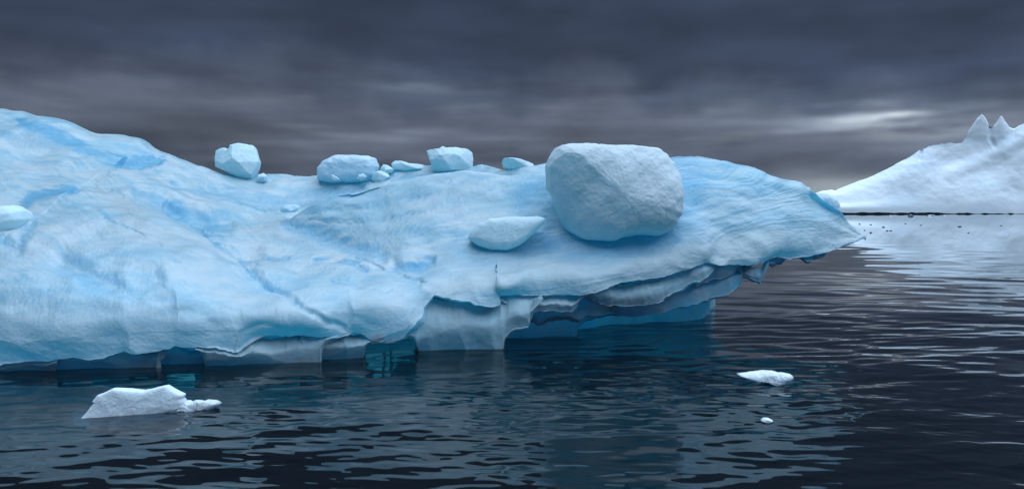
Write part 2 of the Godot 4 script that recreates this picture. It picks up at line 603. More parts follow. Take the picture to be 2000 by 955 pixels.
func make_main_berg() -> void:
	var t := Node3D.new()
	t.name = "iceberg"
	add_child(t)
	tag(t, "pale blue overhanging iceberg with a pointed prow and hanging ice ledges", "iceberg")
	var TIP := [1692, 466, 22.0]
	var back_low := h([[-1000, -0.8, 33], [0, -0.8, 32], [500, -0.8, 31], [1000, -0.8, 28], [1300, -0.8, 26], [1380, -0.8, 25.2], [1400, 0.9, 24.4], [1600, 1.6, 23.4], [1692, 1.87, 22.1]])
	var back_mid := h([[-1000, 1.2, 30], [-500, 2.8, 29.5], [0, 3.0, 29], [500, 2.2, 29], [1000, 2.2, 26.4], [1300, 2.3, 24.8], [1600, 2.2, 23.2], [1692, 1.88, 22.05]])
	var crest := [[-1000, 400, 24], [-700, 300, 25], [-400, 215, 25], [-150, 200, 25], [0, 215, 25], [40, 218, 25], [100, 230, 25], [150, 240, 25], [200, 258, 25.2], [240, 262, 25.3], [265, 268, 25.3], [300, 288, 25.4], [340, 303, 25.6], [380, 318, 25.9], [420, 331, 26.2], [455, 341, 26.4], [490, 342, 26.5], [510, 339, 26.5], [560, 340, 26.5], [620, 336, 26.5], [700, 333, 26.4], [760, 328, 26.2], [800, 322, 26], [840, 319, 25.7], [930, 319, 25], [975, 325, 24], [1040, 321, 23], [1065, 317, 22.8], [1200, 314, 22.6], [1310, 315, 22.3], [1345, 316, 22.2], [1400, 320, 22.1], [1450, 330, 22.1], [1500, 342, 22.1], [1540, 350, 22.1], [1568, 357, 22.1], [1582, 372, 22.1], [1592, 379, 22.1], [1620, 401, 22.1], [1640, 412, 22.1], [1665, 438, 22.2], [1685, 456, 22.1], TIP]
	var upper := [[-1000, 430, 22], [-500, 300, 22], [0, 290, 22.6], [200, 312, 22.8], [300, 335, 23], [400, 366, 23.3], [500, 378, 24.2], [600, 372, 24.8], [700, 352, 25.2], [800, 338, 25], [900, 331, 24.6], [975, 333, 23.3], [1060, 326, 22.4], [1200, 330, 22.2], [1345, 328, 21.8], [1450, 342, 21.7], [1568, 369, 21.85], [1592, 390, 22.2], [1640, 420, 22.15], [1685, 458, 22.05], TIP]
	var valley := [[-1000, 480, 20.5], [0, 345, 21.2], [200, 352, 21.4], [300, 380, 21.3], [400, 428, 21.0], [480, 433, 21.6], [555, 430, 21.9], [600, 436, 22.2], [700, 408, 22.9], [800, 382, 23.2], [900, 362, 23.3], [975, 348, 22.9], [1060, 332, 22.2], [1200, 345, 21.9], [1345, 343, 21.4], [1450, 357, 21.4], [1568, 386, 21.7], [1592, 402, 22.05], [1640, 430, 22.1], [1685, 460, 22.0], TIP]
	var brow := [[-1000, 500, 19.8], [0, 375, 20.3], [150, 372, 20.4], [270, 390, 20.3], [400, 450, 19.8], [480, 462, 20.3], [530, 450, 20.7], [575, 420, 20.8], [605, 400, 20.85], [650, 379, 21.0], [700, 367, 21.2], [760, 356, 21.4], [800, 348, 21.6], [900, 339, 22.0], [975, 345, 22.2], [1060, 345, 21.9], [1200, 365, 21.5], [1345, 362, 21.0], [1450, 378, 21.1], [1568, 402, 21.55], [1640, 438, 22.05], [1685, 461, 22.0], TIP]
	var under_brow := [[-1000, 540, 19], [0, 410, 19.5], [150, 400, 19.7], [270, 398, 19.9], [330, 420, 19.6], [400, 462, 19.2], [480, 485, 19.7], [530, 468, 20.2], [575, 445, 20.5], [605, 448, 20.5], [650, 466, 20.4], [700, 484, 20.2], [745, 494, 20.0], [790, 470, 20.1], [850, 440, 20.5], [975, 420, 20.9], [1060, 415, 20.9], [1200, 420, 20.6], [1345, 410, 20.4], [1450, 415, 20.75], [1568, 425, 21.35], [1640, 448, 21.85], [1685, 463, 21.95], TIP]
	var apron := [[-1000, 580, 17.6], [0, 480, 17.4], [150, 465, 17.8], [270, 455, 18.2], [400, 505, 17.6], [500, 548, 17.5], [560, 540, 18.2], [600, 520, 19.1], [700, 520, 19.2], [800, 520, 19.0], [900, 490, 19.5], [1060, 480, 19.8], [1200, 472, 19.8], [1345, 455, 19.9], [1450, 450, 20.45], [1568, 448, 21.2], [1640, 457, 21.8], [1685, 465, 21.9], TIP]
	var belly := [[-1000, 655, 15.6], [0, 662, 15.1], [150, 656, 15.2], [270, 648, 15.35], [400, 648, 15.5], [500, 642, 15.75], [600, 638, 16.05], [680, 634, 16.35], [760, 632, 16.65], [850, 566, 17.5], [960, 574, 17.6], [1060, 566, 17.9], [1200, 541, 18.45], [1345, 514, 19.35], [1450, 503, 20.05], [1568, 487, 20.95], [1640, 474, 21.7], [1685, 467, 21.9], TIP]
	lip = [[-1000, 730, 15.0], [-300, 722, 14.8], [-60, 716, 15.0], [0, 713, 15.05], [22, 711, 15.05], [47, 706, 15.1], [91, 706, 15.1], [110, 703, 15.15], [141, 699, 15.15], [176, 705, 15.15], [217, 695, 15.2], [239, 687, 15.3], [267, 692, 15.3], [311, 686, 15.35], [330, 681, 15.4], [342, 676, 15.45], [367, 680, 15.45], [421, 680, 15.5], [463, 690, 15.55], [471, 683, 15.65], [499, 664, 15.8], [512, 659, 15.85], [536, 655, 15.95], [563, 658, 16.0], [585, 653, 16.05], [620, 655, 16.15], [678, 656, 16.3], [690, 648, 16.45], [705, 652, 16.5], [720, 661, 16.55], [737, 668, 16.55], [754, 671, 16.6], [767, 670, 16.6], [783, 662, 16.7], [789, 656, 16.75], [808, 643, 16.85], [820, 629, 16.95], [825, 606, 17.15], [848, 578, 17.4], [862, 583, 17.4], [900, 592, 17.45], [918, 590, 17.5], [926, 597, 17.5], [960, 600, 17.55], [971, 595, 17.6], [974, 578, 17.7], [995, 577, 17.75], [1040, 578, 17.8], [1075, 576, 17.9], [1130, 577, 18.1], [1162, 573, 18.2], [1185, 564, 18.3], [1215, 552, 18.5], [1238, 549, 18.6], [1262, 546, 18.75], [1304, 539, 19.0], [1340, 527, 19.3], [1384, 512, 19.6], [1405, 520, 19.65], [1430, 517, 19.9], [1460, 519, 20.1], [1485, 511, 20.35], [1518, 501, 20.6], [1530, 504, 20.7], [1543, 507, 20.8], [1575, 501, 21.0], [1600, 497, 21.2], [1614, 494, 21.3], [1650, 481, 21.65], [1680, 470, 21.85], TIP]
	lip = jagged(lip, 6.0, 1.4)
	for g in lip:
		g[2] += 0.10 * (1.0 - smoothstep(760.0, 860.0, g[0])) + 0.03 * smoothstep(860.0, 1000.0, g[0]) * (1.0 - smoothstep(1400.0, 1600.0, g[0]))      # the front rolls under to its edge
	var tuck := []       # the underside, just behind the lip
	var hollow := []     # deep under the overhang
	for g in lip:
		var p: float = g[0]
		var y: float = at(p, g[1], g[2]).y
		var run: float = clampf((1692.0 - p) / 250.0, 0.05, 1.0)
		tuck.append([p, row_of(y + 0.05, g[2] + 0.35 * run), g[2] + 0.35 * run])
		hollow.append([p, row_of(y + 0.10 + 0.1 * run, g[2] + 1.6 * run), g[2] + 1.6 * run])
	var guides := [back_low, back_mid, crest, upper, valley, brow, under_brow, apron, belly, lip, tuck, hollow]
	var no := [true, false, false, false, false, true, false, false, false, true, false, true]
	var st := [false, false, false, false, false, false, false, false, false, true, true, true]
	var subs := [6, 10, 34, 34, 26, 22, 36, 44, 54, 8, 8, 6]
	face_row = [subs[0] + subs[1] + subs[2] + subs[3] + subs[4] + subs[5] + subs[6] + 10, subs[0] + subs[1] + subs[2] + subs[3] + subs[4] + subs[5] + subs[6] + subs[7] + 10]
	var xs := steps(-1000, 1692, 2.4)
	var bottom := 0
	for k in subs.size() - 1:
		bottom += subs[k]
	var until := 0
	while xs[until] < 1375.0:
		until += 1
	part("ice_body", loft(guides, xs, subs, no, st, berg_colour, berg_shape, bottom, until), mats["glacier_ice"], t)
	# ---- ledges: plates of wet ice hanging under the lip, each behind the one above
	var led := [
		# lower edge [[px, row]], distance at the ends, how far up the plate reaches, thickness, pale like the body or wet and blue, set back under the lip
		[[[-320, 742], [-150, 738], [-60, 738], [0, 735], [15, 736], [50, 728], [90, 724], [108, 710], [118, 700]], 15.35, 15.45, 45, 1.6, 0.5, 0.02],
		[[[88, 712], [112, 712], [150, 715], [200, 718], [240, 722], [280, 722], [311, 721], [314, 712], [317, 700]], 15.55, 15.65, 45, 1.5, 0.35, 0.12],
		[[[262, 706], [300, 709], [330, 702], [352, 706], [372, 712], [395, 706], [421, 698], [445, 690]], 16.0, 16.1, 36, 0.8, 0.15, 0.5],
		[[[380, 690], [396, 700], [420, 704], [445, 708], [471, 715], [500, 716], [530, 715], [563, 710], [600, 706], [614, 702], [640, 681], [660, 670], [676, 662]], 15.85, 16.35, 60, 1.6, 0.8, 0.0],
		[[[590, 690], [605, 697], [625, 696], [660, 695], [690, 696], [713, 695], [721, 682], [735, 669], [748, 655]], 16.55, 16.85, 50, 1.5, 0.75, 0.0],
		[[[762, 655], [775, 667], [790, 671], [830, 680], [863, 684], [905, 685], [940, 679], [985, 676], [992, 664], [1002, 655], [1022, 650], [1036, 645], [1042, 632], [1047, 616], [1052, 600]], 17.35, 17.75, 110, 1.8, 0.7, 0.0],
		[[[950, 596], [962, 603], [975, 604], [995, 613], [1012, 622], [1035, 618], [1060, 612], [1090, 612], [1122, 613], [1133, 600], [1148, 580], [1160, 566]], 17.75, 18.2, 40, 1.0, 0.65, 0.05],
		[[[985, 657], [1030, 657], [1062, 658], [1072, 648], [1095, 650], [1120, 651], [1138, 640], [1150, 634], [1200, 622], [1270, 610], [1320, 602]], 19.2, 20.2, 80, 1.4, 0.0, 1.2],
		[[[1030, 632], [1050, 640], [1080, 634], [1105, 630], [1130, 634], [1160, 622], [1190, 612], [1215, 600]], 18.6, 19.0, 60, 1.0, 0.1, 0.7],
		[[[1120, 580], [1135, 590], [1150, 596], [1172, 602], [1200, 602], [1222, 604], [1260, 597], [1292, 592], [1334, 577], [1352, 562], [1371, 555], [1392, 540], [1415, 518]], 18.4, 19.75, 52, 1.0, 0.55, 0.1],
		[[[1170, 612], [1210, 620], [1250, 622], [1300, 612], [1345, 602], [1390, 590], [1425, 580], [1440, 571], [1452, 560], [1460, 540], [1470, 518]], 19.4, 20.4, 70, 1.2, 0.1, 0.7],
		[[[1340, 560], [1362, 566], [1385, 560], [1410, 552], [1432, 540], [1450, 530], [1468, 512]], 19.75, 20.35, 50, 0.9, 0.45, 0.2],
		[[[1434, 536], [1446, 547], [1458, 552], [1472, 554], [1487, 558], [1494, 546], [1498, 534], [1506, 512]], 20.4, 20.7, 36, 0.8, 0.3, 0.2],
		[[[1494, 512], [1510, 524], [1528, 521], [1545, 512], [1560, 508], [1575, 515], [1588, 517], [1602, 510], [1618, 497], [1634, 484]], 20.85, 21.5, 22, 0.6, 0.25, 0.2],
	]
	for a in led:
		part("ledge", ledge_mesh(a), mats["wet_ice"] if a[5] < 0.5 else mats["frosted_ice"], t)
	var foot_shelf := shelf([[1380, 601], [1420, 598], [1475, 602], [1512, 608], [1470, 613], [1390, 617]], -0.18, 0.5, t, 5)
	foot_shelf.name = "submerged_foot"
	# ---- the keel that carries the overhang, standing in the water
	var foot := [[-1000, 745], [0, 726], [90, 716], [300, 708], [395, 700], [470, 704], [600, 694], [720, 676], [790, 664], [990, 660], [1065, 655], [1120, 648], [1200, 637], [1300, 631], [1360, 627], [1380, 625], [1390, 622]]
	var f0 := []
	var f1 := []
	var f2 := []
	var f3 := []
	var f4 := []
	for g in foot:
		var d := shore(g[1]) + 0.7 * (1.0 - smoothstep(900.0, 1060.0, g[0]))
		var y1: float = 1.3 if g[0] > 1000 else 0.7
		f0.append([g[0], row_of(y1, d + 0.9), d + 0.9])
		f1.append([g[0], row_of(0.16, d + 0.02), d + 0.02])
		f2.append([g[0], row_of(-0.15, d + 0.02), d + 0.02])
		f3.append([g[0], row_of(-2.6, d + 2.2), d + 2.2])
		f4.append([g[0], row_of(-2.6, d + 5.0), d + 5.0])
	var f5 := []
	for g in foot:
		f5.append([g[0], row_of(1.2 if g[0] > 1000 else 0.7, shore(g[1]) + 2.6), shore(g[1]) + 2.6])
	part("keel", loft([f0, f1, f2, f3, f4, f5], steps(-1000, 1390, 3.0), [16, 8, 10, 4, 6, 4], [true, false, false, true, true, true], [true, true, true, true, true, true], wet_colour, keel_shape, 38), mats["wet_ice"], t)

const RIME := Color(0.62, 0.75, 0.79)
const WET := Color(0.52, 0.68, 0.74)
const WET_BLUE := Color(0.24, 0.72, 0.88)

func wet_colour(p: Vector3, _n: Vector3) -> Color:
	var w: FastNoiseLite = noise["patch"]
	var f: FastNoiseLite = noise["fine"]
	var a := w.get_noise_3d(p.x * 2.0, p.y * 4.0, p.z * 2.0)
	var g := f.get_noise_3d(p.x, p.y, p.z)
	return WET.lerp(WET_BLUE, clampf(0.35 + a * 1.2 + g * 0.4, 0.0, 1.0))

func keel_shape(p: Vector3, _n: Vector3, _c: int, _r: int) -> float:
	var m: FastNoiseLite = noise["mid"]
	var f: FastNoiseLite = noise["fine"]
	var k: FastNoiseLite = noise["scallop"]
	return m.get_noise_3d(p.x * 0.6, p.y * 0.6, p.z * 0.6) * 0.12 + k.get_noise_3d(p.x * 0.9, p.y * 0.9, p.z * 0.9) * 0.16 + f.get_noise_3d(p.x, p.y, p.z) * 0.015

func ledge_shape(p: Vector3, _n: Vector3, _c: int, _r: int) -> float:
	var m: FastNoiseLite = noise["mid"]
	var f: FastNoiseLite = noise["fine"]
	var g: FastNoiseLite = noise["grain"]
	# scalloped melt hollows with crisp ridges between them
	var k: FastNoiseLite = noise["scallop"]
	var s := k.get_noise_3d(p.x + 0.25 * m.get_noise_3d(p.x * 0.6, p.y * 0.6, 0.0), p.y * 0.8, p.z)
	return s * 0.13 + m.get_noise_3d(p.x * 0.4, p.y * 0.4, p.z) * 0.05 + f.get_noise_3d(p.x * 0.5, p.y * 0.5, p.z * 0.5) * 0.010 + g.get_noise_3d(p.x, p.y * 0.5, p.z) * 0.0025

func jagged(g: Array, step: float, size: float) -> Array:
	# a traced edge with the small breaks between its traced points
	var out := []
	var n: FastNoiseLite = noise["mid"]
	for i in g.size() - 1:
		var a: Array = g[i]
		var b: Array = g[i + 1]
		var k := maxi(1, int((b[0] - a[0]) / step)) if a[0] > -150.0 else 1
		for j in k:
			var t := float(j) / k
			var x: float = lerpf(a[0], b[0], t)
			var w := size * (n.get_noise_2d(x * 0.11, 7.0) + 0.6 * n.get_noise_2d(x * 0.37, 19.0)) * 1.6
			var e := [x, lerpf(a[1], b[1], t) + w]
			if a.size() > 2:
				e.append(lerpf(a[2], b[2], t))
			out.append(e)
	out.append(g[g.size() - 1])
	return out

func ledge_mesh(a: Array) -> ArrayMesh:
	var edge: Array = jagged(a[0], 6.0, 2.2)
	var x0: float = edge[0][0]
	var x1: float = edge[edge.size() - 1][0]
	var top := []
	var bulge := []
	var low := []
	var under := []
	var back := []
	for i in edge.size():
		var e: Array = edge[i]
		var t: float = (e[0] - x0) / (x1 - x0)
		var d: float = lerpf(a[1], a[2], t)
		var wet := shore(e[1])
		var y: float = at(e[0], e[1], d).y
		var reach: float = a[3]
		if y < 0.12:          # stands in the water: goes on below it
			low.append([e[0], row_of(-0.10, d), d])
		else:
			low.append([e[0], e[1], d])
		var roof := sample(lip, e[0], false)
		var up := maxf(e[1] - reach, roof.x - 14.0)
		up = minf(up, e[1] - 2.0)
		var hang: float = a[6]
		top.append([e[0], up, roof.y + 0.16 + hang])
		bulge.append([e[0], lerpf(e[1], up, 0.42), lerpf(d, minf(d, roof.y + hang), 0.75) - (0.14 if a[5] > 0.6 else 0.05)])
		under.append([e[0], row_of(minf(y, 0.0) - 0.25 if y < 0.12 else y + 0.10, d + a[4] * 0.6), d + a[4] * 0.6])
		back.append([e[0], up, d + a[4]])
	var share: float = a[5]
	var tint := func(p: Vector3, n: Vector3) -> Color: return wet_colour(p, n).lerp(RIME * (1.0 + 0.10 * noise["fine"].get_noise_3dv(p)), share)
	return loft([top, bulge, low, under, back], steps(x0, x1, 2.4), [16, 22, 10, 6, 8], [true, false, true, true, true], [false, false, true, true, false], tint, ledge_shape, 48)

# ================================================================ the far iceberg
func far_colour(p: Vector3, _n: Vector3) -> Color:
	var w: FastNoiseLite = noise["patch"]
	var a := w.get_noise_3d(p.x * 0.06, p.y * 0.15, p.z * 0.06)
	return Color(0.76, 0.82, 0.88).lerp(Color(0.71, 0.80, 0.88), clampf(0.4 + a * 1.6, 0.0, 1.0))

func far_shape(p: Vector3, _n: Vector3, _c: int, _r: int) -> float:
	var b: FastNoiseLite = noise["big"]
	var m: FastNoiseLite = noise["mid"]
	var k := clampf(p.y / 12.0, 0.1, 1.0)
	var q := pix(p)
	var ridge := 1.8 * smoothstep(0.0, 1.0, stroke(q, [Vector2(2010, 262), Vector2(1960, 296), Vector2(1920, 315), Vector2(1860, 336)], 22.0)) - 0.5 * smoothstep(0.0, 1.0, stroke(q, [Vector2(1996, 330), Vector2(1988, 368), Vector2(1992, 400)], 22.0)) - 1.0 * smoothstep(0.0, 1.0, stroke(q, [Vector2(1938, 246), Vector2(1936, 268), Vector2(1944, 285)], 8.0)) - 1.5 * smoothstep(0.0, 1.0, stroke(q, [Vector2(1802, 294), Vector2(1798, 310)], 5.0))
	return ridge * 0.6 + (b.get_noise_3d(p.x * 0.14, p.y * 0.2, p.z * 0.14) * 0.5 + m.get_noise_3d(p.x * 0.16, p.y * 0.2, p.z * 0.16) * 0.14 + m.get_noise_3d(p.x * 0.6, p.y * 0.6, p.z * 0.6) * 0.06) * k

func make_far_berg() -> void:
	var t := Node3D.new()
	t.name = "far_iceberg"
	add_child(t)
	tag(t, "white iceberg across the water with two sharp pinnacles", "iceberg")
	var D := 490.0
	var crest := [[1480, 415, 504], [1540, 395, 504], [1592, 378, 504], [1606, 373, 504], [1626, 370, 504], [1632, 372, 504], [1700, 345, 506], [1745, 325, 507], [1800, 291, 508], [1816, 283, 508], [1850, 279, 508], [1880, 276, 508], [1890, 262, 508], [1902, 243, 508], [1911, 231, 508], [1919, 222, 508], [1923, 225, 508], [1929, 236, 508], [1934, 246, 508], [1940, 245, 508], [1946, 243, 508], [1952, 232, 508], [1956, 225, 508], [1961, 229, 508], [1967, 240, 508], [1974, 249, 508], [1983, 252, 508], [1992, 245, 508], [2005, 240, 508], [2060, 225, 508], [2160, 235, 508], [2300, 300, 508], [2420, 380, 507], [2480, 414, 504]]
	var back := []
	var mid := []
	var mid2 := []
	var low := []
	var lipf := []
	var tuckf := []
	for g in crest:
		var yc: float = at(g[0], g[1], g[2]).y
		var e := clampf((2480.0 - g[0]) / 200.0, 0.1, 1.0) * clampf((g[0] - 1470.0) / 100.0, 0.1, 1.0)
		back.append([g[0], row_of(-1.0, D + 15.0 + 45.0 * e), D + 15.0 + 45.0 * e])
	for x in [1480, 1600, 1700, 1800, 1860, 1930, 2000, 2100, 2300, 2480]:
		var c := sample(crest, x, false)
		var base := 415.0
		var e := clampf((2480.0 - x) / 200.0, 0.05, 1.0) * clampf((x - 1470.0) / 60.0, 0.05, 1.0)
		var ridge := 4.0 if x > 1850 and x < 1980 else 0.0
		mid.append([x, lerpf(maxf(c.x, 276.0) if x < 2000 else c.x + 20, base, 0.28), lerpf(c.y, D, 0.42) + ridge])
		mid2.append([x, lerpf(c.x if x < 1900 else maxf(c.x, 285.0), base, 0.66), lerpf(c.y, D, 0.76)])
		low.append([x, 405.0, D + 0.6])
	for k in 120:
		var x := 1480.0 + k * 1000.0 / 119.0
		var n: FastNoiseLite = noise["mid"]
		var y := lerpf(0.5, 0.1, smoothstep(1780.0, 1960.0, x)) + 0.6 * n.get_noise_1d(x * 0.09) + 0.5 * n.get_noise_1d(x * 0.31)
		lipf.append([x, row_of(y, D), D])
		tuckf.append([x, row_of(y + 0.15, D + 5.0), D + 5.0])
	var below := [[1480, row_of(-2.0, D + 6.0), D + 6.0], [2480, row_of(-2.0, D + 6.0), D + 6.0]]
	part("ice_body", loft([back, crest, mid, mid2, low, lipf, tuckf, below], steps(1480, 2480, 1.6, 12.0), [12, 30, 30, 26, 12, 5, 5, 3], [true, true, false, false, false, true, true, true], [false, true, false, false, false, true, true, true], far_colour, far_shape), mats["far_ice"], t)
	var n0 := []
	var n1 := []
	var n2 := []
	var n3 := []
	for k in 220:
		var x := 1500.0 + k * 960.0 / 219.0
		var n: FastNoiseLite = noise["mid"]
		var z := D + 2.2 + 1.2 * n.get_noise_1d(x * 0.2 + 400.0)
		n0.append([x, row_of(2.2, z), z])
		n1.append([x, row_of(0.35 + 0.4 * n.get_noise_1d(x * 0.3 + 90.0), z - 0.3), z - 0.3])
		n2.append([x, row_of(-0.6, z), z])
		n3.append([x, row_of(-0.6, z + 3.0), z + 3.0])
	part("waterline_notch", loft([n0, n1, n2, n3], steps(1500, 2460, 2.0, 12.0), [4, 4, 2, 2], [true, true, true, true], [true, true, true, true], wet_colour, func(_p: Vector3, _n: Vector3, _c: int, _r: int) -> float: return 0.0), mats["wet_ice"], t)

# ================================================================ loose blocks
func block(called: String, outline: Array, d: float, thick: float, mat: String, tint: Color, rough: float, cuts: Array, seed_: int, res := 64, parent: Node = self, skew := 0.0) -> MeshInstance3D:
	# outline: traced edge [[px, row], ...] round the block; thick: depth of the block in metres
	var mid2 := Vector2()
	var pts := []
	for o in outline:
		pts.append(Vector2(o[0], o[1]))
	var lo: Vector2 = pts[0]
	var hi: Vector2 = pts[0]
	for p in pts:
		lo = lo.min(p)
		hi = hi.max(p)
	mid2 = (lo + hi) / 2.0
	var c := at(mid2.x, mid2.y, d)
	var k := d * K / F
	var nphi := res
	var nth := res * 2
	var pos := PackedVector3Array()
	pos.resize(nphi * nth)
	var n: FastNoiseLite = noise["mid"]
	var f: FastNoiseLite = noise["fine"]
	var g: FastNoiseLite = noise["grain"]
	var rng := RandomNumberGenerator.new()
	rng.seed = 900 + seed_
	var planes := cuts.duplicate()
	if mat == "white_ice":          # broken faces
		var half := Vector3((hi.x - lo.x) * k * 0.5, (hi.y - lo.y) * k * 0.5, thick * 0.5)
		for q in 9:
			var dir := Vector3(rng.randf_range(-0.8, 0.8), rng.randf_range(-0.7, 0.9), rng.randf_range(0.35, 1.0)).normalized()
			planes.append([dir, (dir * half).length() * rng.randf_range(0.74, 0.92)])
	for i in nphi:
		var phi := PI * (i + 0.02) / (nphi - 0.96)
		var rr := pow(maxf(sin(phi), 0.0), 0.55)
		var dz := signf(cos(phi)) * pow(absf(cos(phi)), 0.75) * thick * 0.5
		for j in nth:
			var th := TAU * j / nth
			var r := reach(pts, mid2, Vector2(cos(th), sin(th)))
			var v := Vector3(cos(th) * r * rr * k, -sin(th) * r * rr * k, dz)
			for q in planes:
				var nn: Vector3 = q[0]
				var over := v.dot(nn.normalized()) - float(q[1])
				if over > 0.0:
					v -= nn.normalized() * over * (0.88 if mat == "white_ice" else 0.55)
			v = v * (1.0 - skew * v.x / (d * K)) + Vector3(0, 0, skew * v.x)      # the block stands turned: one end nearer
			pos[i * nth + j] = v
	var size := maxf(hi.x - lo.x, hi.y - lo.y) * k
	var off := Vector3(seed_ * 13.7, seed_ * 5.1, seed_ * 9.3)
	var s := 2.2 / maxf(size, 0.05)
	var dim: FastNoiseLite = noise["scallop"]
	var shape := func(p: Vector3, _n: Vector3, _c: int, _r: int) -> float:
		var u := p * s + off
		if mat == "snow_ice":      # wind-packed snow: slanting ribs and melt dimples
			var rib := n.get_noise_3d(u.x * 0.35 + u.y * 0.35, (u.y - u.x) * 1.1, u.z * 0.8)
			return size * (0.010 + 0.030 * n.get_noise_3dv(u * 0.55) + 0.012 * rib + 0.016 * dim.get_noise_3dv(u * 1.1) + 0.006 * f.get_noise_3dv(u * 0.7) + 0.0022 * g.get_noise_3dv(u))
		return rough * size * (0.030 * n.get_noise_3dv(u) + 0.022 * (0.4 - absf(n.get_noise_3dv(u * 0.9 + Vector3(40, 0, 0)))) + 0.012 * f.get_noise_3dv(u * 0.8) + 0.005 * g.get_noise_3dv(u * 0.9))
	var colour := func(p: Vector3, _n: Vector3) -> Color:
		var u := p * s + off
		var a := n.get_noise_3dv(u * 0.8 + Vector3(9, 9, 9))
		var b := f.get_noise_3dv(u)
		return tint * (1.0 + 0.10 * a + 0.05 * b)
	var o := part(called, mesh_from(pos, nphi, nth, colour, shape), mats[mat], parent)
	o.position = c
	return o

func reach(pts: Array, c: Vector2, dir: Vector2) -> float:
	var best := 0.0
	for i in pts.size():
		var a: Vector2 = pts[i] - c
		var b: Vector2 = pts[(i + 1) % pts.size()] - c
		var e := b - a
		var den := dir.cross(e)
		if absf(den) < 1e-9:
			continue
		var t := a.cross(e) / den
		var u := a.cross(dir) / den
		if t > 0.0 and u >= 0.0 and u <= 1.0:
			best = maxf(best, t)
	return best

